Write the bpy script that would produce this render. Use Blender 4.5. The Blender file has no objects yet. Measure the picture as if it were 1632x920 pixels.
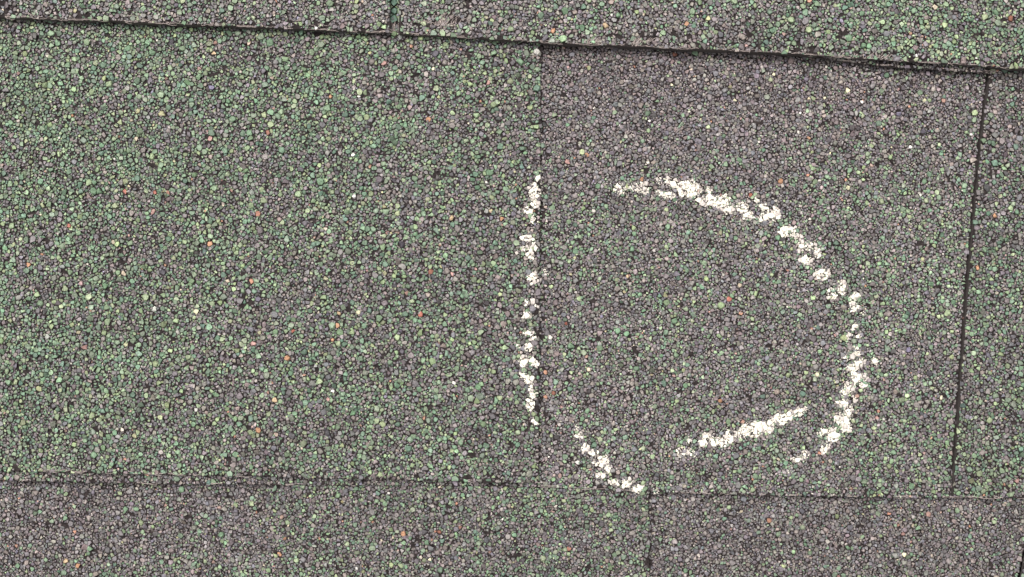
import bpy, math
import numpy as np
from mathutils import Matrix, Vector

# ------------------------------------------------------------------ camera, sky, sun, exposure
PX = 0.0002                 # one photo pixel is 0.2 mm on the shingles
DIST = 0.300                # camera to the shingle plane
PITCH = math.radians(18)    # slope of the roof
ROOF = Matrix.Translation((0, 0, 3.0)) @ Matrix.Rotation(PITCH, 4, 'X')
scene = bpy.context.scene
col = scene.collection

cam_data = bpy.data.cameras.new('camera')
cam = bpy.data.objects.new('camera', cam_data)
col.objects.link(cam)
cam.matrix_world = ROOF @ Matrix.Translation((0, 0, DIST))
cam_data.sensor_width = 36.0
cam_data.lens = 36.0 * DIST / (1632 * PX)
cam_data.clip_start = 0.01
cam_data.clip_end = 500.0
scene.camera = cam

SUN_LOCAL = Vector((-0.25, 0.50, 0.85)).normalized()      # towards the sun, in the roof's frame
sun_dir = (ROOF.to_3x3() @ SUN_LOCAL).normalized()
elev = math.asin(sun_dir.z)
world = bpy.data.worlds.new('World')
scene.world = world
world.use_nodes = True
wn, wl = world.node_tree.nodes, world.node_tree.links
bg = wn['Background']
sky = wn.new('ShaderNodeTexSky')
sky.sky_type = 'NISHITA'
sky.sun_disc = False
sky.sun_elevation = elev
sky.sun_rotation = math.atan2(sun_dir.x, sun_dir.y)
sky.dust_density = 6.0
hs = wn.new('ShaderNodeHueSaturation')                     # an overcast, nearly grey sky
hs.inputs['Saturation'].default_value = 0.04
wl.new(sky.outputs[0], hs.inputs['Color'])
wl.new(hs.outputs[0], bg.inputs['Color'])
bg.inputs['Strength'].default_value = 0.13

sun_data = bpy.data.lights.new('sun', 'SUN')
sun_data.energy = 1.25
sun_data.angle = math.radians(35)
sun_data.color = (1.0, 0.95, 0.90)
sun = bpy.data.objects.new('sun', sun_data)
col.objects.link(sun)
sun.rotation_euler = (-sun_dir).to_track_quat('-Z', 'Y').to_euler()
sun.location = (0, 0, 8)

vs = scene.view_settings
vs.view_transform = 'Standard'
vs.look = 'None'
vs.gamma = 1.0
vs.use_curve_mapping = False
vs.exposure = 0.74
scene.cycles.max_bounces = 6

rng = np.random.default_rng(11)

# ------------------------------------------------------------------ helpers
def lin(r, g, b):
    o = []
    for c in (r, g, b):
        c /= 255.0
        o.append(c / 12.92 if c <= 0.04045 else ((c + 0.055) / 1.055) ** 2.4)
    return o

class Noise:
    """smooth value noise over photo pixels"""
    def __init__(self, cell, seed):
        self.c = cell
        self.g = np.random.default_rng(seed).random((257, 257))
    def __call__(self, x, y):
        u = np.asarray(x, float) / self.c + 90.37
        v = np.asarray(y, float) / self.c + 90.61
        i, j = np.floor(u).astype(int), np.floor(v).astype(int)
        fu, fv = u - i, v - j
        fu = fu * fu * (3 - 2 * fu); fv = fv * fv * (3 - 2 * fv)
        i %= 256; j %= 256
        g = self.g
        return (g[i, j] * (1 - fu) + g[i + 1, j] * fu) * (1 - fv) + (g[i, j + 1] * (1 - fu) + g[i + 1, j + 1] * fu) * fv

n_undul = Noise(130, 1); n_undul2 = Noise(55, 2)
n_green = Noise(60, 3); n_green2 = Noise(22, 4); n_bare = Noise(16, 5); n_tone = Noise(34, 6); n_edge = Noise(23, 7); n_edge2 = Noise(7, 8)

SLOPE, TOOTH = 0.014, 0.0013
def surf_z(px, py, row, tooth):
    z = SLOPE * (np.asarray(py, float) - (430 + 705 * row)) * PX + (TOOTH if tooth else 0.0)
    return z + 0.00050 * (n_undul(px, py + 900 * row) - .5) + 0.00022 * (n_undul2(px, py + 900 * row) - .5)

def to3(px, py, z):
    """point of the roof frame that lies at height z over photo pixel (px, py)"""
    k = PX * (DIST - z) / DIST
    return np.stack([(px - 816) * k, (460 - py) * k, z + 0 * k], -1)

def mesh_np(name, verts, faces, nper, mats, colours=None, mat_index=None, smooth=False):
    """faces: flat vertex list, nper: corners per face"""
    me = bpy.data.meshes.new(name)
    me.vertices.add(len(verts)); me.vertices.foreach_set('co', np.ascontiguousarray(verts, np.float32).ravel())
    me.loops.add(len(faces)); me.loops.foreach_set('vertex_index', np.ascontiguousarray(faces, np.int32))
    me.polygons.add(len(nper))
    starts = np.concatenate([[0], np.cumsum(nper)[:-1]]).astype(np.int32)
    me.polygons.foreach_set('loop_start', starts)
    if mat_index is not None:
        me.polygons.foreach_set('material_index', np.ascontiguousarray(mat_index, np.int32))
    me.update(calc_edges=True)
    me.validate()
    for m in mats: me.materials.append(m)
    if colours is not None:
        a = me.color_attributes.new('stone_colour', 'FLOAT_COLOR', 'POINT')
        c = np.ones((len(verts), 4), np.float32); c[:, :3] = colours
        a.data.foreach_set('color', c.ravel())
    me.polygons.foreach_set('use_smooth', np.full(len(nper), smooth))
    return me

def link(name, me, parent=None, loc=None):
    o = bpy.data.objects.new(name, me)
    col.objects.link(o)
    if parent is not None: o.parent = parent
    if loc is not None: o.location = loc
    return o

# ------------------------------------------------------------------ materials
def new_mat(name):
    m = bpy.data.materials.new(name); m.use_nodes = True
    return m, m.node_tree.nodes, m.node_tree.links, m.node_tree.nodes['Principled BSDF']

def make_granule_mat():
    m, n, l, b = new_mat('ceramic_coated_granule')
    at = n.new('ShaderNodeAttribute'); at.attribute_name = 'stone_colour'
    tc = n.new('ShaderNodeTexCoord')
    geo = n.new('ShaderNodeNewGeometry')
    no = n.new('ShaderNodeTexNoise'); no.inputs['Scale'].default_value = 1700; no.inputs['Detail'].default_value = 4
    l.new(geo.outputs['Position'], no.inputs['Vector'])
    mr = n.new('ShaderNodeMapRange'); mr.inputs[1].default_value = .25; mr.inputs[2].default_value = .75
    mr.inputs[3].default_value = .58; mr.inputs[4].default_value = 1.42
    l.new(no.outputs['Fac'], mr.inputs[0])
    mx = n.new('ShaderNodeMix'); mx.data_type = 'RGBA'; mx.blend_type = 'MULTIPLY'; mx.inputs['Factor'].default_value = 1
    l.new(at.outputs['Color'], mx.inputs['A']); l.new(mr.outputs[0], mx.inputs['B'])
    l.new(mx.outputs['Result'], b.inputs['Base Color'])
    b.inputs['Roughness'].default_value = 0.62
    b.inputs['Specular IOR Level'].default_value = 0.45
    bp = n.new('ShaderNodeBump'); bp.inputs['Strength'].default_value = .5; bp.inputs['Distance'].default_value = .0002
    l.new(no.outputs['Fac'], bp.inputs['Height']); l.new(bp.outputs[0], b.inputs['Normal'])
    return m

def make_asphalt_mat():
    m, n, l, b = new_mat('bare_asphalt')
    geo = n.new('ShaderNodeNewGeometry')
    no = n.new('ShaderNodeTexNoise'); no.inputs['Scale'].default_value = 900; no.inputs['Detail'].default_value = 5
    l.new(geo.outputs['Position'], no.inputs['Vector'])
    r = n.new('ShaderNodeValToRGB')
    r.color_ramp.elements[0].position = .3; r.color_ramp.elements[0].color = (.008, .006, .006, 1)
    r.color_ramp.elements[1].position = .75; r.color_ramp.elements[1].color = (.042, .032, .031, 1)
    l.new(no.outputs['Fac'], r.inputs[0]); l.new(r.outputs[0], b.inputs['Base Color'])
    b.inputs['Roughness'].default_value = .8
    b.inputs['Specular IOR Level'].default_value = .15
    bp = n.new('ShaderNodeBump'); bp.inputs['Strength'].default_value = .8; bp.inputs['Distance'].default_value = .0004
    l.new(no.outputs['Fac'], bp.inputs['Height']); l.new(bp.outputs[0], b.inputs['Normal'])
    return m

def make_far_mat(name, green):
    """granulated surface where single granules are not built"""
    m, n, l, b = new_mat(name)
    geo = n.new('ShaderNodeNewGeometry')
    v = n.new('ShaderNodeTexVoronoi'); v.inputs['Scale'].default_value = 780
    l.new(geo.outputs['Position'], v.inputs['Vector'])
    sp = n.new('ShaderNodeSeparateColor'); l.new(v.outputs['Color'], sp.inputs[0])
    r = n.new('ShaderNodeValToRGB'); r.color_ramp.interpolation = 'CONSTANT'
    els = r.color_ramp.elements
    els[0].position = 0; els[0].color = (*lin(92, 87, 90), 1)
    els[1].position = .35 * (1 - green) + .1; els[1].color = (*lin(115, 110, 112), 1)
    for p, c in ((1 - green, lin(88, 120, 94)), (1 - green * .4, lin(118, 140, 105)), (.985, lin(170, 120, 95))):
        e = els.new(p); e.color = (*c, 1)
    l.new(sp.outputs[0], r.inputs[0])
    mr = n.new('ShaderNodeMapRange'); mr.inputs[1].default_value = .25; mr.inputs[2].default_value = .75
    mr.inputs[3].default_value = 1; mr.inputs[4].default_value = 0
    l.new(v.outputs['Distance'], mr.inputs[0])
    gap = n.new('ShaderNodeMapRange'); gap.inputs[1].default_value = .38; gap.inputs[2].default_value = .62
    gap.inputs[3].default_value = 1.0; gap.inputs[4].default_value = .22
    l.new(v.outputs['Distance'], gap.inputs[0])
    vc = n.new('ShaderNodeMapRange'); vc.inputs[3].default_value = .80; vc.inputs[4].default_value = 1.0
    l.new(sp.outputs[1], vc.inputs[0])
    mu = n.new('ShaderNodeMath'); mu.operation = 'MULTIPLY'; l.new(gap.outputs[0], mu.inputs[0]); l.new(vc.outputs[0], mu.inputs[1])
    mx = n.new('ShaderNodeMix'); mx.data_type = 'RGBA'; mx.inputs['A'].default_value = (.022, .017, .017, 1)
    l.new(mu.outputs[0], mx.inputs['Factor']); l.new(r.outputs[0], mx.inputs['B'])
    l.new(mx.outputs['Result'], b.inputs['Base Color'])
    b.inputs['Specular IOR Level'].default_value = .25
    bp = n.new('ShaderNodeBump'); bp.inputs['Strength'].default_value = 1; bp.inputs['Distance'].default_value = .0010
    l.new(mr.outputs[0], bp.inputs['Height']); l.new(bp.outputs[0], b.inputs['Normal'])
    b.inputs['Roughness'].default_value = .75
    return m

def make_plain(name, c, rough=.8, noise=None):
    m, n, l, b = new_mat(name)
    b.inputs['Base Color'].default_value = (*c, 1); b.inputs['Roughness'].default_value = rough
    if noise:
        geo = n.new('ShaderNodeNewGeometry')
        no = n.new('ShaderNodeTexNoise'); no.inputs['Scale'].default_value = noise; no.inputs['Detail'].default_value = 4
        l.new(geo.outputs['Position'], no.inputs['Vector'])
        mr = n.new('ShaderNodeMapRange'); mr.inputs[1].default_value = .25; mr.inputs[2].default_value = .75
        mr.inputs[3].default_value = .72; mr.inputs[4].default_value = 1.12
        l.new(no.outputs['Fac'], mr.inputs[0])
        mx = n.new('ShaderNodeMix'); mx.data_type = 'RGBA'; mx.blend_type = 'MULTIPLY'; mx.inputs['Factor'].default_value = 1
        mx.inputs['A'].default_value = (*c, 1); l.new(mr.outputs[0], mx.inputs['B'])
        l.new(mx.outputs['Result'], b.inputs['Base Color'])
        bp = n.new('ShaderNodeBump'); bp.inputs['Strength'].default_value = .6; bp.inputs['Distance'].default_value = .0002
        l.new(no.outputs['Fac'], bp.inputs['Height']); l.new(bp.outputs[0], b.inputs['Normal'])
    return m

M_GRAN = make_granule_mat()
M_ASPH = make_asphalt_mat()
M_CUT = make_plain('cut_asphalt_edge', (.080, .066, .062), .85, 1100)
M_FAR_GREEN = make_far_mat('granulated_green', .45)
M_FAR_GREY = make_far_mat('granulated_grey', .10)
M_FIBRE = make_plain('glass_fibre', lin(178, 164, 158), .6, 700)
M_CHALK = make_plain('chalk', (.84, .79, .68), .95, 1300)
M_DUST = make_plain('thin_chalk_dust', (.56, .50, .46), .95, 1300)
M_DECK = make_plain('roofing_felt', (.03, .03, .03), .9, 200)

# ------------------------------------------------------------------ the roof and its shingles
WIN = (-110, 1742, -90, 1010)       # photo-pixel window in which granules are built one by one
dk_v = np.array([[-.9, -.9, -.012], [.9, -.9, -.012], [.9, .9, -.012], [-.9, .9, -.012],
                 [-.9, -.9, -.028], [.9, -.9, -.028], [.9, .9, -.028], [-.9, .9, -.028]])
dk_f = [0, 1, 2, 3, 7, 6, 5, 4, 0, 4, 5, 1, 1, 5, 6, 2, 2, 6, 7, 3, 3, 7, 4, 0]
# the roofing felt follows the courses' slope as one sheet under them
roof = link('roof', mesh_np('roof', dk_v, dk_f, [4] * 6, [M_DECK]))
roof.matrix_world = ROOF
roof['kind'] = 'structure'
roof['label'] = 'roof laid with overlapping green and grey granule covered asphalt shingles'
roof['category'] = 'roof'

class Shingle:
    def __init__(s, label, row, tooth, left, right, top, bottom, size=1.0, green=.3, far='grey', thick=.0012, bare=0.0, seed=0, built=True, tone=1.0, dark=.3):
        s.label, s.row, s.tooth = label, row, tooth
        s.left, s.right = left, right             # ((x, y), (x, y)) top and bottom ends of the side edges
        s.top, s.bottom = top, np.array(bottom, float)
        s.size, s.green, s.far, s.thick, s.bare, s.seed, s.built, s.tone, s.dark = size, green, far, thick, bare, seed, built, tone, dark
    def side(s, pts, y):
        p = np.array(pts, float)
        x = np.interp(y, p[:, 1], p[:, 0])
        lo, hi = (p[1] - p[0]), (p[-1] - p[-2])
        x = x + np.minimum(np.asarray(y) - p[0, 1], 0) * lo[0] / lo[1]
        return x + np.maximum(np.asarray(y) - p[-1, 1], 0) * hi[0] / hi[1]
    def lx(s, y): return s.side(s.left, y)
    def rx(s, y): return s.side(s.right, y)
    def by(s, x): return np.interp(x, s.bottom[:, 0], s.bottom[:, 1])
    def inside(s, x, y, m=0.0):
        return (x > s.lx(y) + m) & (x < s.rx(y) - m) & (y < s.by(x) - m) & (y > s.top)
    dz = 0.0
    def z(s, x, y): return surf_z(x, y, s.row, s.tooth) + s.dz

def body(s):
    """slab of the shingle: wavy cut edges, gently uneven top"""
    xs0, xs1 = min(p[0] for p in s.left), max(p[0] for p in s.right)
    step = 9.0 if s.built else 60.0
    nu = max(4, int((xs1 - xs0) / step)); nv = max(4, int((s.bottom[:, 1].max() - s.top) / step))
    u, v = np.meshgrid(np.linspace(0, 1, nu + 1), np.linspace(0, 1, nv + 1), indexing='ij')
    yb = s.by(xs0 + (xs1 - xs0) * u)
    y = s.top + (yb - s.top) * v
    e = 1.2 if s.built else 0
    wob = lambda a, k: e * (2 * (n_edge(a, k) - .5) + 1.1 * (n_edge2(a, k) - .5))
    L = s.lx(y) + wob(y, s.seed * 50 + 11); R = s.rx(y) + wob(y, s.seed * 50 + 31)
    x = L + (R - L) * u
    y = s.top + (s.by(x) + wob(x, s.seed * 50 + 71) - s.top) * v
    zt = s.z(x, y)
    top = to3(x, y, zt).reshape(-1, 3)
    bot = top - np.array([0, 0, s.thick])
    nvv = (nu + 1) * (nv + 1)
    idx = np.arange(nvv).reshape(nu + 1, nv + 1)
    q = np.stack([idx[:-1, :-1], idx[:-1, 1:], idx[1:, 1:], idx[1:, :-1]], -1).reshape(-1, 4)
    cx = x[:-1, :-1].ravel(); cy = y[:-1, :-1].ravel()
    far = ~((cx > WIN[0]) & (cx < WIN[1] - 9) & (cy > WIN[2]) & (cy < WIN[3] - 9))
    if not s.built: far[:] = True
    ring = np.concatenate([idx[0, :], idx[1:, -1], idx[-1, -2::-1], idx[-2:0:-1, 0]])
    nx = np.roll(ring, -1)
    side = np.stack([ring, ring + nvv, nx + nvv, nx], -1)[:, ::-1]
    faces = np.concatenate([q, q[:, ::-1] + nvv, side])
    mi = np.concatenate([far.astype(int), np.zeros(len(q), int), np.full(len(side), 2)])
    me = mesh_np('shingle', np.concatenate([top, bot]), faces.ravel(), np.full(len(faces), 4),
                 [M_ASPH, M_FAR_GREEN if s.far == 'green' else M_FAR_GREY, M_CUT], mat_index=mi)
    return me

GAP = [(1581, 60), (1575, 115), (1561, 230), (1540, 460), (1523, 690), (1516, 790)]     # the long gap on the right
SH = {}
SH['A'] = Shingle('green and grey shingle at the top left, left of the narrow slot', -1, True, ((-700, -640), (-700, 30)), ((621, -640), (621, 52)), -640,
                  [(-700, 0), (0, 27), (300, 39), (640, 53)], .98, .30, 'green', bare=.30, seed=1, thick=.0030, tone=1.08)
SH['B'] = Shingle('green and grey shingle at the top right, right of the narrow slot', -1, True, ((636, -640), (636, 54)), ((2000, -640), (2000, 120)), -640,
                  [(630, 53), (800, 63), (900, 69), (1224, 83), (1420, 96), (1632, 109), (2000, 130)], 1.0, .33, 'green', bare=.28, seed=2, thick=.0040, tone=1.08)
SH['T1'] = Shingle('dark lower layer showing in the slot between the two top shingles', -1, False, ((300, -640), (300, 30)), ((1180, -640), (1180, 70)), -640,
                   [(300, 36), (620, 50), (640, 51), (900, 67), (1180, 76)], 1.1, .75, 'green', thick=.0009, bare=0.0, seed=3, tone=1.0)
SH['T2'] = Shingle('thin lower layer peeking out below the top right shingle', -1, False, ((1185, -640), (1185, 70)), ((1574, -640), (1574, 120)), -640,
                   [(1185, 77), (1260, 84), (1330, 96), (1420, 107), (1574, 116)], .85, .12, 'grey', thick=.0009, bare=.1, seed=4)
SH['C'] = Shingle('broad green shingle on the left, raised beside the greyer one', 0, True, ((-800, -60), (-800, 760)), ((863, -60), (858, 778)), -12,
                  [(-800, 742), (0, 751), (400, 759), (640, 765), (880, 771)], 1.0, .44, 'green', seed=5)
SH['D'] = Shingle('greyish shingle tab carrying most of the chalk outline', 0, False, ((840, -60), (840, 790)), [(x - 2.9, y) for x, y in GAP], 10,
                  [(840, 775), (1000, 783), (1224, 790), (1420, 793), (1600, 794)], .80, .14, 'grey', thick=.0018, seed=6, dark=.34, tone=1.14)
SH['C2'] = Shingle('thin lower layer peeking out under the broad green shingle', 0, False, ((-800, -60), (-800, 770)), ((832, -60), (832, 790)), 40,
                   [(-800, 760), (0, 766), (200, 770), (420, 773), (640, 774), (832, 775)], .8, .22, 'grey', thick=.0018, bare=.05, seed=7)
SH['E'] = Shingle('shingle at the right edge beyond the long dark gap', 0, False, [(x + 2.9, y) for x, y in GAP], ((2300, 60), (2300, 800)), 20,
                  [(1500, 793), (1632, 793), (2300, 800)], .88, .30, 'green', thick=.0018, seed=8)
SH['F'] = Shingle('dull grey shingle at the bottom left', 1, False, ((-500, 700), (-500, 1480)), ((446, 700), (446, 1480)), 726,
                  [(-500, 1470), (446, 1480)], .80, .09, 'grey', thick=.0010, seed=9, dark=.34, tone=1.06)
SH['G'] = Shingle('greener shingle at the bottom between two grey ones', 1, True, ((436, 700), (434, 1480)), ((1034, 700), (1036, 1480)), 736,
                  [(420, 1480), (1050, 1486)], .90, .36, 'green', seed=10, thick=.0012)
SH['H'] = Shingle('dull grey shingle at the bottom right', 1, False, ((1026, 700), (1026, 1480)), ((1660, 700), (1634, 862), (1621, 920)), 750,
                  [(1000, 1486), (1700, 1490)], .78, .07, 'grey', thick=.0010, seed=11, dark=.36, tone=1.06)
SH['I'] = Shingle('', 1, False, ((1664, 700), (1639, 862), (1627.5, 920)), ((2400, 700), (2400, 1490)), 750,
                  [(1600, 1490), (2400, 1495)], .85, .2, 'green', thick=.0010, seed=12)
SH['U'] = Shingle('', 0, False, [(x - 30, y) for x, y in GAP], [(x + 30, y) for x, y in GAP], 60,
                  [(1480, 784), (1640, 786)], .8, .1, 'grey', thick=.0008, seed=13)
SH['U'].dz = -.0018
SH['T1'].dz = -.0004
SH['A'].dz = SH['B'].dz = .0006
order = ['A', 'B', 'T1', 'T2', 'C', 'D', 'C2', 'E', 'F', 'G', 'H', 'I', 'U']
covers = {'T1': ['A', 'B'], 'T2': ['B'], 'C': ['A', 'B', 'T1', 'T2'], 'D': ['A', 'B', 'T1', 'T2', 'C'], 'C2': ['C', 'D', 'A', 'B'], 'E': ['A', 'B', 'T2'],
          'F': ['C', 'C2', 'D', 'G'], 'G': ['C', 'C2', 'D'], 'H': ['D', 'E', 'G'], 'I': ['E', 'D'], 'U': ['B']}
for k in order:
    s = SH[k]
    s.obj = link('shingle', body(s), roof)
    if s.label: s.obj['label'] = s.label

# courses beyond the picture, so that the roof goes on
r2 = np.random.default_rng(5)
for row in (-3, -2, -1, 0, 1, 2, 3):
    yb = {-1: 60, 0: 780, 1: 1482}.get(row, 780 + 705 * row)
    if row in (-1, 0, 1):
        spans = {-1: [(-2600, -706), (2006, 3900)], 0: [(-2600, -806), (2306, 3900)], 1: [(-2600, -506), (2406, 3900)]}[row]
    else:
        spans = [(-2600, 3900)]
    for a, b in spans:
        x = a; t = bool(r2.random() < .5)
        while x < b - 50:
            w = min(b - x, r2.uniform(520, 1150))
            if b - x - w < 300: w = b - x
            tilt = 0.02
            s = Shingle('', row, t, ((x + 2, yb - 760), (x + 2, yb)), ((x + w - 2, yb - 760), (x + w - 2, yb)), yb - 740,
                        [(x, yb + (x - 816) * tilt), (x + w, yb + (x + w - 816) * tilt)], far='green' if t else 'grey', thick=.0012, built=False)
            link('shingle', body(s), roof)
            x += w; t = not t

# ------------------------------------------------------------------ granules
PAL_GREEN = np.array([lin(*c) for c in ((110, 131, 103), (118, 140, 108), (102, 121, 99), (130, 145, 110), (90, 115, 97), (116, 129, 106), (132, 146, 106), (106, 117, 99), (102, 130, 102), (96, 121, 98))])
PAL_GREY = np.array([lin(*c) for c in ((114, 106, 108), (102, 95, 97), (124, 116, 116), (106, 101, 105), (118, 108, 107), (92, 86, 88), (108, 105, 109), (134, 125, 122), (116, 114, 109), (96, 92, 97))])
PAL_GREEN = .82 * PAL_GREEN + .18 * PAL_GREEN.mean(1, keepdims=True) * np.array([1.03, 1.0, .94])
PAL_GREY = PAL_GREY * np.array([.995, 1.0, .965])
PAL_ODD = np.array([lin(*c) for c in ((158, 132, 124), (160, 120, 100), (170, 158, 138), (142, 112, 103), (178, 172, 162), (150, 146, 114), (118, 112, 128))])
RED, ORANGE, TAN, PINK, WHITE, CREAM = lin(172, 98, 80), lin(192, 142, 106), lin(206, 178, 140), lin(190, 146, 138), lin(250, 244, 236), lin(246, 240, 200)
BRIGHT, PURPLE, DARKP, RUST = lin(112, 143, 110), lin(116, 108, 136), lin(70, 62, 74), lin(140, 84, 62)
DEEP = lin(66, 104, 84)
# singled-out stones seen in the photograph: x, y, radius, colour
SPECIAL = [(855.5, 82, 5.6, WHITE), (1351, 144, 5, CREAM), (1275, 180, 3, WHITE), (1233, 119, 3, CREAM), (1474, 160, 3.2, CREAM), (1374, 162, 3, WHITE), (1548, 214, 3.2, WHITE),
 (1461, 89, 2.8, WHITE), (1556, 93, 3, WHITE), (1314, 157, 3, CREAM), (975, 24, 3, WHITE), (1071, 135, 3.2, CREAM), (1171, 160, 3, CREAM), (1035, 193, 3, WHITE), (690, 110, 4.4, CREAM),
 (503, 45, 2.6, WHITE), (572, 154, 3, WHITE), (635, 187, 3.6, PINK), (563, 247, 3.6, WHITE), (564, 312, 3.4, WHITE), (724, 610, 3.4, WHITE), (530, 624, 3.4, WHITE), (1451, 235, 3.4, WHITE),
 (620, 786, 3, WHITE), (568, 906, 3, WHITE), (685, 892, 2.8, CREAM), (921, 737, 3, WHITE), (1303, 597, 4, CREAM), (1398, 666, 4.4, PINK),
 (670, 501, 5.6, RED), (458, 571, 5.2, ORANGE), (538, 519, 5, ORANGE), (412, 686, 5.4, ORANGE), (467, 527, 3.6, RED), (530, 542, 3.4, ORANGE), (110, 360, 4.4, RED), (199, 306, 4, RED), (247, 307, 4.2, RED),
 (334, 389, 5.4, ORANGE), (244, 337, 4, PINK), (45, 422, 4.4, ORANGE), (446, 884, 5, ORANGE), (700, 848, 4.4, RUST), (643, 851, 4.6, ORANGE), (907, 874, 4.6, RUST), (827, 769, 4, RED),
 (882, 50, 4.4, ORANGE), (965, 41, 5, TAN), (1094, 38, 4.6, ORANGE), (1611, 30, 6, RUST), (1585, 344, 4.4, ORANGE), (1244, 289, 4.6, ORANGE), (1558, 427, 4.4, ORANGE), (936, 247, 3.8, ORANGE), (905, 259, 5.2, PINK),
 (1023, 286, 4, ORANGE), (1196, 311, 3.8, RED), (1162, 477, 4.2, RED), (902, 516, 3.4, RED), (1148, 639, 4, ORANGE), (882, 627, 4.4, RUST), (1076, 87, 3.8, RUST), (105, 895, 5, TAN), (124, 902, 4.2, ORANGE),
 (116, 184, 3.6, ORANGE), (335, 221, 5.4, PINK), (341, 85, 3.4, TAN), (337, 139, 6, PURPLE), (640, 390, 7, DARKP), (510, 290, 8, BRIGHT), (780, 275, 7, BRIGHT), (158, 304, 6.5, BRIGHT), (150, 304, 6.5, BRIGHT),
 (571, 498, 4, CREAM), (438, 638, 5, TAN), (721, 437, 4.6, PINK), (720, 348, 5, TAN), (800, 349, 4.4, ORANGE), (686, 433, 4.4, RUST), (540, 500, 3.2, TAN), (135, 553, 5, PINK), (404, 548, 5, PINK), (313, 497, 4.4, CREAM),
 (683, 191, 4.4, ORANGE), (526, 154, 4, ORANGE), (427, 212, 4.6, RUST), (778, 132, 5, PINK), (612, 101, 4.6, PINK), (830, 98, 7, BRIGHT), (560, 74, 5, BRIGHT), (430, 68, 7, BRIGHT), (92, 68, 7, BRIGHT), (243, 84, 6.5, BRIGHT),
 (1352, 60, 7, BRIGHT), (1376, 72, 6, BRIGHT), (900, 18, 6.5, BRIGHT), (985, 24, 4.6, BRIGHT), (1354, 272, 6.6, BRIGHT), (1352, 300, 5, CREAM), (1536, 304, 5, BRIGHT), (1473, 289, 5.4, BRIGHT), (1587, 20, 5, BRIGHT),
 (1452, 775, 6, BRIGHT), (910, 552, 6, BRIGHT), (1075, 511, 6, BRIGHT), (1075, 87, 4, RUST), (1108, 85, 6.5, BRIGHT), (1562, 827, 5, BRIGHT), (1463, 842, 5, BRIGHT), (1351, 873, 5.5, BRIGHT), (1092, 910, 5, BRIGHT), (1441, 884, 4, CREAM),
 (200, 812, 5, BRIGHT), (217, 811, 5, BRIGHT), (144, 875, 5.4, BRIGHT), (353, 852, 5.6, BRIGHT), (290, 780, 6, BRIGHT), (103, 826, 5, BRIGHT), (28, 902, 5, BRIGHT), (51, 907, 5, BRIGHT), (375, 725, 6, BRIGHT), (150, 726, 7, BRIGHT),
 (925, 437, 5, BRIGHT), (948, 432, 4.6, BRIGHT), (953, 297, 6, BRIGHT), (1172, 380, 5, BRIGHT), (1179, 255, 5.5, BRIGHT), (928, 667, 5, BRIGHT), (936, 655, 5, BRIGHT), (1000, 440, 4, TAN), (1003, 440, 3, PINK),
 (628, 4, 6.5, DEEP), (628, 17, 6.5, DEEP), (627, 31, 7, DEEP), (628, 54, 5.5, lin(118, 140, 100))]
used_special = set()

def key(c): return [k for k in order if SH[k].inside(np.float64(c[0]), np.float64(c[1])) ][:1]

def p_green(k, x, y):
    s = SH[k]
    b = {
     'C': lambda: .47 + .12 * np.clip((430 - x) / 430, 0, 1) + .10 * np.clip((300 - y) / 300, 0, 1) - .12 * np.clip((x - 500) / 360, 0, 1),
     'D': lambda: .05 + .23 * np.clip((y - 170) / 170, 0, 1) + .08 * np.clip((x - 1200) / 300, 0, 1),
     'E': lambda: .14 + .36 * np.clip((y - 200) / 260, 0, 1),
     'F': lambda: .08 + .09 * np.clip((x - 180) / 240, 0, 1) + .30 * np.clip((y - 880) / 60, 0, 1),
     'H': lambda: .08 + .12 * np.clip((y - 880) / 60, 0, 1) + .04 * np.clip((x - 1400) / 200, 0, 1),
     'B': lambda: .26 + .26 * np.clip((x - 1100) / 400, 0, 1),
    }.get(k, lambda: s.green + 0 * x)()
    return np.clip(b * (0.25 + .85 * n_green(x, y) * 1.0 + .75 * n_green2(x, y)) , 0, .9)

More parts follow.
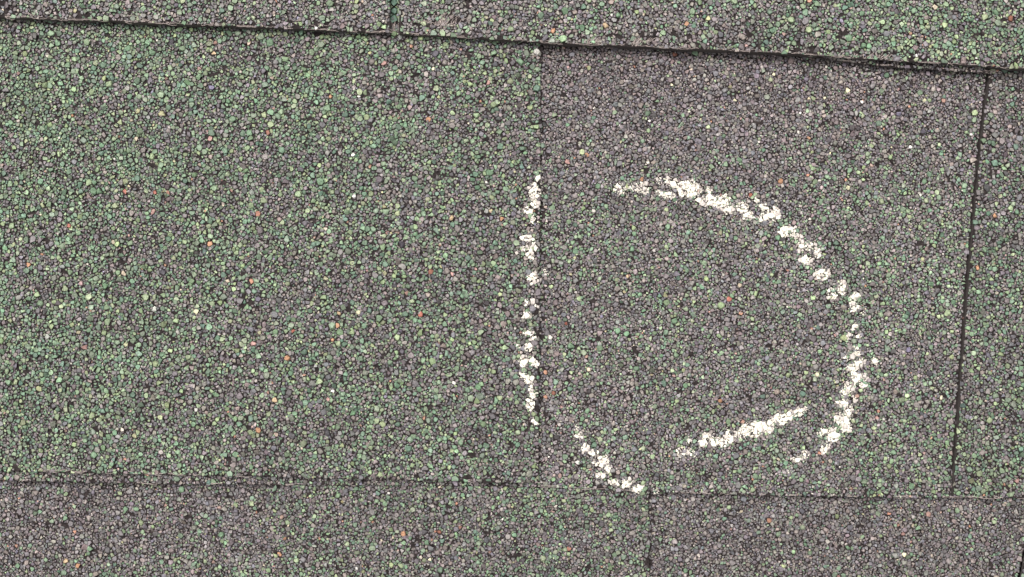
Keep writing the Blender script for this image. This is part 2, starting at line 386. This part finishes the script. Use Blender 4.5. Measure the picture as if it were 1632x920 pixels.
def pack(k):
    """sequential packing of stones of falling size on one shingle; returns x, y, radius, special colour index"""
    s = SH[k]
    loc = np.random.default_rng(100 + s.seed)
    x0, x1 = max(WIN[0], min(p[0] for p in s.left)), min(WIN[1], max(p[0] for p in s.right))
    y0, y1 = max(WIN[2], s.top), min(WIN[3], s.bottom[:, 1].max())
    if k == 'U': x0, x1 = 1500, 1600
    if k == 'T1': x0, x1 = 612, 645
    if k in ('C2',): y0 = 735
    if k in ('T2',): y0 = 62
    area = (x1 - x0) * (y1 - y0)
    CELL = 8.0
    nx, ny = int((x1 - x0) / CELL) + 5, int((y1 - y0) / CELL) + 5
    grid = [[] for _ in range(nx * ny)]
    P = []
    def put(x, y, r, f, sp=-1, force=False):
        gi, gj = int((x - x0) / CELL) + 2, int((y - y0) / CELL) + 2
        if not force:
            rad = 2 if r > 3.6 else 1
            for i in range(max(0, gi - rad), min(nx, gi + rad + 1)):
                base = i * ny
                for j in range(max(0, gj - rad), min(ny, gj + rad + 1)):
                    for (qx, qy, qr) in grid[base + j]:
                        dx, dy = qx - x, qy - y
                        m = f * (qr + r)
                        if dx * dx + dy * dy < m * m: return False
        grid[gi * ny + gj].append((x, y, r))
        P.append((x, y, r, sp))
        return True
    over = [SH[c] for c in covers.get(k, [])]
    def hidden(x, y):
        h = np.zeros(len(x), bool)
        for o in over: h |= o.inside(x, y, 7.0)
        return h
    for i, (x, y, r, c) in enumerate(SPECIAL):
        if i in used_special or not (x0 < x < x1 and y0 < y < y1): continue
        if k == 'T1' and not (y < 56 and 615 < x < 640): continue
        xx, yy = np.array([float(x)]), np.array([float(y)])
        if s.inside(xx, yy, 1)[0] and not any(o.inside(xx, yy, 0)[0] for o in over):
            if put(x, y, r * .92, .8, i, force=True): used_special.add(i)
    # radius, share of the area to be covered (None: fill up)
    for r, n_f in ((6.8, .02), (6.0, .05), (5.2, .10), (4.6, .15), (4.0, .20), (3.4, .5), (2.7, .8), (2.0, .8)):
        r *= s.size * (.86 if s.tooth else .95)
        n = int(n_f * area / (math.pi * r * r))
        x = loc.uniform(x0, x1, n); y = loc.uniform(y0, y1, n)
        rr = r * loc.uniform(.90, 1.10, n)
        ok = s.inside(x, y, 1.0) & ~hidden(x, y)
        # stones grow a little towards the upper left in the broad shingle
        for q in np.nonzero(ok)[0]:
            put(x[q], y[q], rr[q], .68)
    return np.array(P)

def outline(s, P, K, rg):
    """angular outlines of the stones: power cells, chipped by a few straight cuts, reduced to K corners; angles and radii (n, K)"""
    n = len(P)
    X, Y, R = P[:, 0], P[:, 1], P[:, 2]
    C = 15.0
    gi = ((X - X.min()) / C).astype(int) + 1; gj = ((Y - Y.min()) / C).astype(int) + 1
    ny = gj.max() + 2; nx = gi.max() + 2
    cid = gi * ny + gj
    od = np.argsort(cid, kind='stable')
    cs = cid[od]
    first = np.searchsorted(cs, np.arange(nx * ny)); cnt = np.searchsorted(cs, np.arange(nx * ny), 'right') - first
    mx = cnt.max()
    tab = np.full((nx * ny, mx), -1)
    tab[cs, np.arange(n) - first[cs]] = od
    K0 = 20
    TH = (np.arange(K0)[None, :] + rg.uniform(0, 1, (n, 1)) + rg.uniform(-.25, .25, (n, K0))) * (2 * math.pi / K0)
    out = np.broadcast_to((1.9 * R)[:, None], (n, K0)).copy()
    for st in range(0, n, 2500):
        sl = slice(st, min(n, st + 2500)); m = sl.stop - st
        cand = np.concatenate([tab[(gi[sl] + a_) * ny + gj[sl] + b_] for a_ in (-1, 0, 1) for b_ in (-1, 0, 1)], 1)
        dx = X[cand] - X[sl, None]; dy = Y[cand] - Y[sl, None]
        d = np.hypot(dx, dy)
        d = np.where((cand >= 0) & (d > 1e-6) & (d < 26), d, 1e6)
        nn = min(12, d.shape[1])
        pick = np.argpartition(d - R[cand], nn - 1, 1)[:, :nn]
        rws = np.arange(m)[:, None]
        dd = d[rws, pick]; ddx = dx[rws, pick]; ddy = dy[rws, pick]; Rj = R[cand[rws, pick]]
        t = (dd * dd + R[sl, None] ** 2 - Rj ** 2) / (2 * dd)
        t = np.maximum(t, .12 * R[sl, None])
        c = (np.cos(TH[sl])[:, :, None] * ddx[:, None, :] + np.sin(TH[sl])[:, :, None] * ddy[:, None, :]) / dd[:, None, :]
        rr = np.where((c > .08) & (dd[:, None, :] < 1e5), t[:, None, :] / np.maximum(c, .08), 1e6)
        out[sl] = np.minimum(out[sl], rr.min(2))
    # chipped faces
    a0 = rg.uniform(0, 2 * math.pi, n)
    long_ = rg.random(n) < .30
    for da, lo, hi, pr in ((0, .45, .95, .8), (math.pi, .55, 1.0, .0), (2.0, .6, 1.15, .7), (4.1, .65, 1.2, .6)):
        use = (rg.random(n) < pr) | (long_ & (da in (0, math.pi)))
        dist = R * rg.uniform(lo, hi, n)
        c = np.cos(TH - (a0 + da + rg.normal(0, .3, n) * (da > 0))[:, None])
        out = np.where(use[:, None] & (c > .1), np.minimum(out, dist[:, None] / np.maximum(c, .1)), out)
    out = out - rg.uniform(-.55, .34, n)[:, None]
    # stay on the shingle
    slack = rg.uniform(-.6, 2.2, n)
    for lim_d, nxv, nyv in ((X - s.lx(Y) + slack, -1, 0), (s.rx(Y) - X + slack, 1, 0), (s.by(X) - Y + slack, 0, 1)):
        c = np.cos(TH) * nxv + np.sin(TH) * nyv
        out = np.minimum(out, np.where(c > .08, lim_d[:, None] / np.maximum(c, .08), 1e6))
    out = np.maximum(out, .40)
    # keep the K corners that matter most
    rows = np.arange(n)
    while TH.shape[1] > K:
        x, y = out * np.cos(TH), out * np.sin(TH)
        xp, yp, xn, yn = np.roll(x, 1, 1), np.roll(y, 1, 1), np.roll(x, -1, 1), np.roll(y, -1, 1)
        ar = np.abs((xn - xp) * (y - yp) - (yn - yp) * (x - xp))
        keep = np.ones(TH.shape, bool); keep[rows, ar.argmin(1)] = False
        TH = TH[keep].reshape(n, -1); out = out[keep].reshape(n, -1)
    return TH, out

def stone_mesh_arrays(X, Y, R, TH, RR, zbase, rg, col, flat=1.0):
    """verts (n, 2K+1, 3), faces template applied to all"""
    n, K = TH.shape
    h = PX * R * rg.uniform(.40, .85, n) * flat
    sink = h * rg.uniform(-.30, .30, n)
    ins = rg.uniform(.62, .90, (n, 1)) * rg.uniform(.80, 1.10, (n, K)); ins = np.minimum(ins, .95)
    tx, ty = rg.normal(0, .26, n), rg.normal(0, .26, n)
    px0 = X[:, None] + RR * np.cos(TH); py0 = Y[:, None] + RR * np.sin(TH)
    px1 = X[:, None] + RR * ins * np.cos(TH); py1 = Y[:, None] + RR * ins * np.sin(TH)
    z0 = (zbase + sink)[:, None] + h[:, None] * rg.uniform(-.20, .25, (n, K)) - .00008
    pl = lambda x, y: PX * (tx.reshape((-1,) + (1,) * (x.ndim - 1)) * (x - X.reshape((-1,) + (1,) * (x.ndim - 1))) + ty.reshape((-1,) + (1,) * (x.ndim - 1)) * (y - Y.reshape((-1,) + (1,) * (x.ndim - 1))))
    z1 = (zbase + sink + h * .88)[:, None] + h[:, None] * rg.uniform(-.12, .10, (n, K)) + pl(px1, py1)
    cxo = X + RR.mean(1) * rg.normal(0, .25, n); cyo = Y + RR.mean(1) * rg.normal(0, .25, n)
    zc = zbase + sink + h * (.90 + rg.uniform(-.05, .16, n)) + pl(cxo, cyo)
    V = np.concatenate([to3(px0, py0, z0), to3(px1, py1, z1), to3(cxo, cyo, zc)[:, None, :]], 1)
    return V, h

def stone_faces(n, K):
    """pixel rows run downwards, so counter-clockwise from above is decreasing angle"""
    a = np.arange(K); b = (a + 1) % K
    quads = np.stack([b, a, a + K, b + K], -1)
    tris = np.stack([b + K, a + K, np.full(K, 2 * K)], -1)
    off = (np.arange(n) * (2 * K + 1))[:, None, None]
    f = np.concatenate([(quads[None] + off).reshape(n, -1), (tris[None] + off).reshape(n, -1)], 1)
    nper = np.tile(np.concatenate([np.full(K, 4), np.full(K, 3)]), n)
    return f.ravel(), nper

ALL = []          # every built stone, for the chalk: x, y, R, TH, RR, zbase, h
n_single = {'A': 16, 'B': 24, 'C': 90, 'D': 40, 'E': 8, 'F': 18, 'G': 24, 'H': 18}
chalk_cover = []
for k in order:
    s = SH[k]
    rg = np.random.default_rng(500 + s.seed)
    P = pack(k)
    # bare asphalt where stones have come off
    X, Y, R = P[:, 0], P[:, 1], P[:, 2]
    edge = s.by(X) - Y
    pd = .008 + .05 * (n_bare(X, Y) > .80) + .4 * (n_bare(X, Y) > .90) + s.bare * np.clip(1 - edge / 22, 0, 1) * (n_bare(X, Y) * 2)
    if k == 'D': pd = pd + .75 * np.exp(-((X - 1016) ** 2 + (Y - 560) ** 2) / 90) + .8 * np.exp(-((X - 914) ** 2 + (Y - 737) ** 2) / 30)
    if k == 'C': pd = pd + .6 * np.exp(-(((X - 318) / 26) ** 2 + ((Y - 583) / 9) ** 2)) + .5 * np.exp(-((X - 610) ** 2 / 200 + (Y - 362) ** 2 / 60)) 
    if k == 'A': pd = pd + .7 * np.exp(-((X - 4) ** 2 + (Y - 6) ** 2) / 260)
    if k == 'B': pd = pd + .75 * np.exp(-(((X - 712) / 34) ** 2 + ((Y - 34) / 10) ** 2)) + .5 * np.exp(-(((X - 1040) / 70) ** 2 + ((Y - 60) / 7) ** 2)) + .4 * np.exp(-(((X - 1420) / 40) ** 2 + ((Y - 86) / 8) ** 2))
    if k in ('C', 'D', 'E'): pd = pd + .08 * np.clip(1 - edge / 16, 0, 1)
    if k == 'U': pd = pd + .95
    if k == 'D': pd = pd + .22 * np.exp(-((X - 864) / 4) ** 2)
    if k == 'H': pd = pd + .35 * (X < 1039)
    keep = (rg.random(len(P)) > pd) | (P[:, 3] >= 0)
    P = P[keep]
    X, Y, R, SP = P[:, 0], P[:, 1], P[:, 2], P[:, 3].astype(int)
    n = len(P)
    # colours
    g = rg.random(n) < p_green(k, X, Y) * np.clip(.55 + R / 7.0, .7, 1.6)
    cols = PAL_GREY[rg.integers(0, len(PAL_GREY), n)]
    cols[g] = PAL_GREEN[rg.integers(0, len(PAL_GREEN), g.sum())]
    odd = rg.random(n) < .008
    cols[odd] = PAL_ODD[rg.integers(0, len(PAL_ODD), odd.sum())]
    cols = cols * np.exp(np.clip(rg.normal(0, .20, n), -.5, .32))[:, None] * (.86 + .28 * n_tone(X, Y))[:, None] * s.tone
    cols = cols * np.exp(rg.normal(0, .04, (n, 3)))
    for i in np.nonzero(SP >= 0)[0]: cols[i] = (.80 * np.array(SPECIAL[SP[i]][3]) + .20 * np.array(lin(110, 106, 104))) * .86
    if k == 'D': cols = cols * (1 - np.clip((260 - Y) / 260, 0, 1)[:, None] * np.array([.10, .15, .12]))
    big = R > 2.9
    single = set(np.nonzero(SP >= 0)[0].tolist())
    infr = (X > 4) & (X < 1628) & (Y > 4) & (Y < 916)
    for i in np.argsort(-(R * infr))[:n_single.get(k, 0)]: single.add(int(i))
    smask = np.zeros(n, bool); smask[list(single)] = True
    zb = s.z(X, Y)
    V_, F_, N_, C_, off = [], [], [], [], 0
    for K, sel in ((7, big), (5, ~big)):
        TH, RR = outline(s, P, K, rg)
        V, h = stone_mesh_arrays(X, Y, R, TH, RR, zb, rg, cols)
        for i in np.nonzero(sel)[0]: ALL.append((X[i], Y[i], R[i], TH[i], RR[i], zb[i], h[i], k))
        m = sel & ~smask
        f, npf = stone_faces(m.sum(), K)
        V_.append(V[m].reshape(-1, 3)); F_.append(f + off); N_.append(npf)
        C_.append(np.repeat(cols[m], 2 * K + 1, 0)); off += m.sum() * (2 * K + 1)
        f1, n1 = stone_faces(1, K)
        for i in np.nonzero(sel & smask)[0]:
            c = to3(X[i], Y[i], zb[i])
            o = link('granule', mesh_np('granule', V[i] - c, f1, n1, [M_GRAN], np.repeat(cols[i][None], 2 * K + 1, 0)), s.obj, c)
    # small chips and grit lying in and over the packed layer
    inn = rg.random(n) < .42
    m = int(inn.sum())
    gx = X[inn] + rg.normal(0, 2.2, m); gy = Y[inn] + rg.normal(0, 2.2, m)
    okc = s.inside(gx, gy, .5); gx, gy = gx[okc], gy[okc]; m = len(gx)
    gr = rg.uniform(.7, 2.3, m) * s.size
    gth = (np.arange(5)[None] + rg.uniform(0, 1, (m, 1)) + rg.uniform(-.3, .3, (m, 5))) * (2 * math.pi / 5)
    el = 1 + np.abs(rg.normal(0, .5, m))[:, None]; ea = rg.uniform(0, math.pi, (m, 1))
    grr = gr[:, None] / np.sqrt((np.cos(gth - ea) / el) ** 2 + (np.sin(gth - ea) * el ** .5) ** 2)
    gc = PAL_GREY[rg.integers(0, len(PAL_GREY), m)]
    gg = rg.random(m) < p_green(k, gx, gy) * .8
    gc[gg] = PAL_GREEN[rg.integers(0, len(PAL_GREEN), gg.sum())]
    go = rg.random(m) < .03
    gc[go] = PAL_ODD[rg.integers(0, len(PAL_ODD), go.sum())]
    gc = gc * np.exp(np.clip(rg.normal(.08, .28, m), -.6, .55))[:, None] * s.tone
    GV, _ = stone_mesh_arrays(gx, gy, gr, gth, grr, s.z(gx, gy) + PX * rg.uniform(.2, 2.0, m) * s.size, rg, gc)
    f, npf = stone_faces(m, 5)
    V_.append(GV.reshape(-1, 3)); F_.append(f + off); N_.append(npf); C_.append(np.repeat(gc, 11, 0))
    o = link('granules', mesh_np('granules', np.concatenate(V_), np.concatenate(F_), np.concatenate(N_), [M_GRAN], np.concatenate(C_)), s.obj)
    o['kind'] = 'stuff'
    print(k, n, 'stones')

# ------------------------------------------------------------------ torn glass fibres along the cut edges
def strand(V, F, x, y, z, r):
    """a thin square tube through points (photo pixels, heights)"""
    p = to3(x, y, z)
    t = np.gradient(p, axis=0); t /= np.linalg.norm(t, axis=1, keepdims=True) + 1e-12
    s1 = np.stack([-t[:, 1], t[:, 0], 0 * t[:, 0]], -1); s1 /= np.linalg.norm(s1, axis=1, keepdims=True) + 1e-12
    up = np.array([0, 0, 1.0])
    rr = (r * np.linspace(1, .6, len(p)))[:, None]
    base = sum(len(v) for v in V)
    V.append(np.concatenate([p + s1 * rr, p + up * rr, p - s1 * rr, p - up * rr]))
    m = len(p); i = np.arange(m - 1)
    for a in range(4):
        b = (a + 1) % 4
        F.append(np.stack([base + a * m + i, base + a * m + i + 1, base + b * m + i + 1, base + b * m + i], -1))

def fibres(k, spans, density, scuffs=()):
    s = SH[k]; rg = np.random.default_rng(900 + s.seed)
    V, F = [], []
    for xa, xb in spans:
        x = xa
        while x < xb:
            L = rg.uniform(5, 30)
            if rg.random() < density:
                for _ in range(rg.integers(1, 4)):
                    m = 9
                    xx = np.linspace(x, x + L, m) + rg.normal(0, .8, m)
                    yy = s.by(xx) + rg.uniform(-2.2, .6) + np.cumsum(rg.normal(0, .5, m))
                    zz = s.z(xx, yy) + rg.uniform(-.0001, .00025) + np.abs(np.cumsum(rg.normal(0, .00003, m)))
                    strand(V, F, xx, yy, zz, rg.uniform(.00004, .00009))
                if rg.random() < .5:                       # frayed ends sticking out
                    m = 4; a = rg.uniform(-1.2, 1.2); l = rg.uniform(3, 9)
                    xx = x + np.linspace(0, l * math.sin(a), m); yy = s.by(x) - 2 + np.linspace(0, l * math.cos(a) * .6, m)
                    strand(V, F, xx, yy, s.z(xx, yy) + .0002, .00006)
            x += L * rg.uniform(.6, 1.1)
    for (cx, cy, wx, wy, ang, cnt) in scuffs:
        for _ in range(cnt):
            m = 5; l = rg.uniform(3, 10); a = math.radians(ang + rg.normal(0, 14))
            x, y = cx + rg.normal(0, wx), cy + rg.normal(0, wy)
            t = np.linspace(-.5, .5, m) * l
            xx = x + t * math.cos(a) + rg.normal(0, .25, m); yy = y - t * math.sin(a) + rg.normal(0, .25, m)
            yy = np.minimum(yy, s.by(xx))
            strand(V, F, xx, yy, s.z(xx, yy) + rg.uniform(.00015, .0006), rg.uniform(.00005, .00010))
    V = np.concatenate(V); F = np.concatenate(F)
    o = link('fibres', mesh_np('fibres', V, F.ravel(), np.full(len(F), 4), [M_FIBRE]), s.obj)
    o['kind'] = 'stuff'

fibres('A', [(-100, 620)], .8, [(50, 24, 22, 2, 0, 14), (225, 32, 18, 3, 10, 30), (470, 36, 40, 5, 0, 14)])
fibres('B', [(638, 1740)], .88, [(710, 33, 9, 6, 62, 70), (720, 26, 14, 4, 50, 20), (680, 35, 12, 1.2, 0, 14), (945, 66, 8, 3, 50, 34), (1016, 68, 5, 3, 55, 24), (1040, 66, 22, 3, 35, 26), (1395, 90, 14, 4, 50, 40), (1600, 80, 14, 5, 30, 14), (800, 40, 30, 6, 50, 22)])
fibres('T2', [(1280, 1574)], .55)
fibres('C', [(0, 858)], .25, [(600, 756, 8, 5, 45, 14), (100, 749, 30, 2, 5, 20), (240, 756, 30, 2, 0, 12)])
fibres('C2', [(0, 830)], .16)
fibres('D', [(862, 1515)], .28, [(1108, 786, 12, 2, 10, 16)])
fibres('E', [(1530, 1740)], .85)
fibres('T1', [(622, 640)], .8, [(628, 42, 3, 4, 85, 18)])

# ------------------------------------------------------------------ chalk
AX = np.array([a[0] for a in ALL]); AY = np.array([a[1] for a in ALL])
n_ch = Noise(4.2, 41); n_ch2 = Noise(9.0, 43)
# patches as (x, y, half width, half height, density)
LINE_LEFT = [(858, 284, 3, 8, 1), (857, 292, 5, 7, 1), (853, 305, 8, 12, 1), (853, 322, 6, 9, 1), (841, 335, 8, 5, 1), (851, 350, 6, 7, 1), (842, 380, 11, 5, 1), (838, 395, 6, 5, .9), (851, 394, 5, 8, 1), (844, 406, 7, 6, .95), (848, 414, 3, 3, .8),
 (850, 443, 9, 9, .95), (871, 433, 6, 5, .4), (844, 483, 9, 4, .9), (855, 495, 4, 9, .95), (841, 504, 9, 6, 1), (842, 531, 8, 5, .95), (852, 542, 5, 5, 1), (842, 553, 6, 8, 1), (826, 552, 2.5, 2.5, 1), (858, 533, 2.5, 2.5, 1), (877, 537, 2.5, 2.5, 1),
 (834, 576, 6, 9, .85), (852, 577, 7, 7, 1), (831, 598, 5, 4, 1), (841, 605, 8, 7, 1), (847, 617, 6, 6, 1), (851, 630, 6, 6, 1), (846, 645, 8, 9, .95), (853, 670, 2.5, 6, .8)]
ARC = [(988, 301, 14, 8, .7), (1021, 301, 15, 9, .75), (1062, 291, 19, 6, .85), (1051, 306, 5, 4, .7), (1068, 312, 11, 4, .9), (1098, 302, 20, 13, .97), (1130, 302, 4, 4, .9), (1128, 320, 13, 8, .97), (1152, 322, 13, 12, .75), (1161, 335, 7, 6, .85),
 (1183, 330, 10, 8, .85), (1193, 344, 7, 9, .9), (1206, 318, 6, 4, .45), (1218, 347, 9, 8, .9), (1218, 331, 7, 5, .7), (1234, 341, 11, 12, .95), (1255, 369, 14, 8, .9), (1273, 376, 7, 6, .85), (1286, 392, 15, 10, .88), (1303, 403, 6, 6, .9), (1285, 415, 11, 7, .92),
 (1310, 437, 13, 8, .88), (1341, 452, 7, 6, .95), (1328, 469, 7, 11, .85), (1341, 463, 6, 6, .8), (1361, 475, 6, 6, 1), (1361, 489, 7, 7, 1), (1374, 499, 4, 3, .9), (1361, 522, 6, 5, 1), (1354, 533, 5, 2.5, .9), (1370, 536, 3, 2.5, .9), (1351, 541, 3, 2.5, .7), (1363, 554, 6, 2.5, .8),
 (1365, 565, 5, 4, .8), (1351, 570, 7, 5, .45), (1371, 579, 9, 6, 1), (1395, 576, 5, 6, .95), (1360, 587, 9, 5, .95), (1368, 602, 13, 7, 1), (1375, 614, 6, 2.5, .9), (1354, 617, 8, 7, 1), (1346, 627, 6, 6, .95), (1363, 635, 4, 4, .8), (1344, 642, 8, 7, .95), (1351, 654, 8, 7, .95),
 (1343, 670, 12, 11, 1), (1346, 682, 9, 8, .95), (1324, 687, 10, 6, .9), (1326, 697, 10, 7, .95), (1309, 692, 6, 5, .9), (1313, 717, 5, 6, .95), (1319, 712, 3, 3, .9), (1284, 724, 6, 6, .7), (1278, 731, 6, 4, .55), (1264, 735, 7, 5, .55), (1260, 752, 4, 2.5, .8)]
DIAG = [(1087, 722, 7, 7, .55), (1103, 722, 6, 7, .5), (1098, 700, 4, 3, .7), (1120, 707, 6, 6, .6), (1126, 695, 7, 5, .9), (1139, 702, 8, 7, .8), (1152, 706, 7, 5, .8), (1162, 697, 8, 8, .8), (1163, 686, 5, 3, .6), (1179, 694, 9, 7, .9), (1187, 683, 8, 7, .95), (1199, 690, 11, 8, 1), (1206, 680, 10, 8, 1), (1219, 681, 8, 9, 1),
 (1228, 679, 7, 8, .97), (1245, 670, 11, 10, 1), (1259, 661, 8, 9, 1), (1274, 657, 10, 8, 1), (1284, 653, 5, 4, .9)]
LOWER = [(919, 684, 4, 4, .8), (925, 694, 7, 5, 1), (932, 714, 5, 6, 1), (946, 722, 8, 5, 1), (958, 735, 11, 9, .95), (970, 746, 5, 5, .9), (959, 757, 8, 4, .95), (978, 769, 6, 4, .95), (1000, 770, 8, 5, 1), (1016, 780, 8, 6, .9), (1045, 784, 3, 3, .9)]

def chalk_line(name_label, patches, seed):
    cx, cy = np.mean([p[0] for p in patches]), np.mean([p[1] for p in patches])
    kk = 'C' if cx < 860 else 'D'
    base = to3(np.float64(cx), np.float64(cy), SH[kk].z(cx, cy))
    root = bpy.data.objects.new('chalk_line', None); col.objects.link(root)
    root.empty_display_size = .01
    root.matrix_world = ROOF @ Matrix.Translation(base)
    root['label'] = name_label; root['category'] = 'chalk mark'; root['group'] = 'chalk marks outlining a shingle'
    rg = np.random.default_rng(seed)
    for (px, py, a, b, dens) in patches:
        a2, b2 = a * 1.06 + .8, b * 1.06 + .8
        near = np.nonzero((np.abs(AX - px) < a2 + 8) & (np.abs(AY - py) < b2 + 8))[0]
        V, F, N, MI, off = [], [], [], [], 0
        def add(v, f, npf, mi=0):
            nonlocal off
            V.append(v); F.append(f + off); N.append(npf); MI.append(np.full(len(npf), mi)); off += len(v)
        tops = []
        for i in near:
            X, Y, R, TH, RR, zb, h, k = ALL[i]
            if k in ('C2', 'F', 'G', 'H', 'T1', 'T2'): continue
            e = ((X - px) / a2) ** 2 + ((Y - py) / b2) ** 2
            q = e + (.6 if seed == 61 else 1.3) * (n_ch2(X, Y) - .5) + .8 * (n_ch(X, Y) - .5)
            tops.append((X, Y, R, zb, h))
            if q > .97 or rg.random() > dens * (1.0 if q < .45 else .62): continue
            K = len(TH)
            grow = rg.uniform(.86, 1.16) if q > .3 else rg.uniform(1.0, 1.25)
            ring0 = (RR * grow + .2) * rg.uniform(.8, 1.15, K); ring1 = RR * rg.uniform(.60, .88, K)
            t = h * rg.uniform(.15, .35)
            v = np.concatenate([to3(X + ring0 * np.cos(TH), Y + ring0 * np.sin(TH), zb + h * rg.uniform(.45, .80, K)),
                                to3(X + ring1 * np.cos(TH), Y + ring1 * np.sin(TH), zb + h * rg.uniform(1.1, 1.35, K) + t),
                                to3(np.float64(X), np.float64(Y), np.float64(zb + h * 1.28 + t))[None]])
            f, npf = stone_faces(1, K)
            add(v, f, npf, int(rg.random() < (.16 if q < .4 else .55)))
        # crumbs of chalk lodged between the stones
        nc = int(a2 * b2 * .75 * dens) + 6
        for _ in range(nc):
            r_, t_ = math.sqrt(rg.random()) * 1.05 if rg.random() < .75 else abs(rg.normal(1.0, .35)), rg.uniform(0, 2 * math.pi)
            x, y = px + r_ * a2 * math.cos(t_), py + r_ * b2 * math.sin(t_)
            if not tops or (r_ < 1.05 and r_ ** 2 + 1.3 * (n_ch2(x, y) - .5) > 1.0): continue
            tp = min(tops, key=lambda q: (q[0] - x) ** 2 + (q[1] - y) ** 2)
            K = 5; th = (np.arange(K) + rg.random() + rg.uniform(-.35, .35, K)) * 2 * math.pi / K
            r = rg.uniform(.4, 1.6) if r_ < 1 else rg.uniform(.3, .9)
            rr = r * rg.uniform(.6, 1.3, K); zc = tp[3] + tp[4] * rg.uniform(.65, 1.2)
            v = np.concatenate([to3(x + rr * np.cos(th), y + rr * np.sin(th), zc - r * PX * .5 + 0 * rr),
                                to3(x + rr * .6 * np.cos(th), y + rr * .6 * np.sin(th), zc + r * PX * rg.uniform(.25, .5, K)),
                                to3(np.float64(x), np.float64(y), np.float64(zc + r * PX * .5))[None]])
            f, npf = stone_faces(1, K)
            add(v, f, npf)
        if not V: continue
        c = to3(np.float64(px), np.float64(py), SH[kk].z(px, py))
        o = link('chalk_patch', mesh_np('chalk_patch', np.concatenate(V) - c, np.concatenate(F), np.concatenate(N), [M_CHALK, M_DUST], mat_index=np.concatenate(MI)), root, c - base)
    return root

chalk_line('broken upright white chalk line along the left side of the seam', LINE_LEFT, 61)
chalk_line('long curved white chalk arc sweeping over the top and down the right side', ARC, 62)
chalk_line('slanting white chalk stroke rising to the right inside the lower end of the arc', DIAG, 63)
chalk_line('short white chalk stroke slanting down to the bottom edge of the grey tab', LOWER, 64)
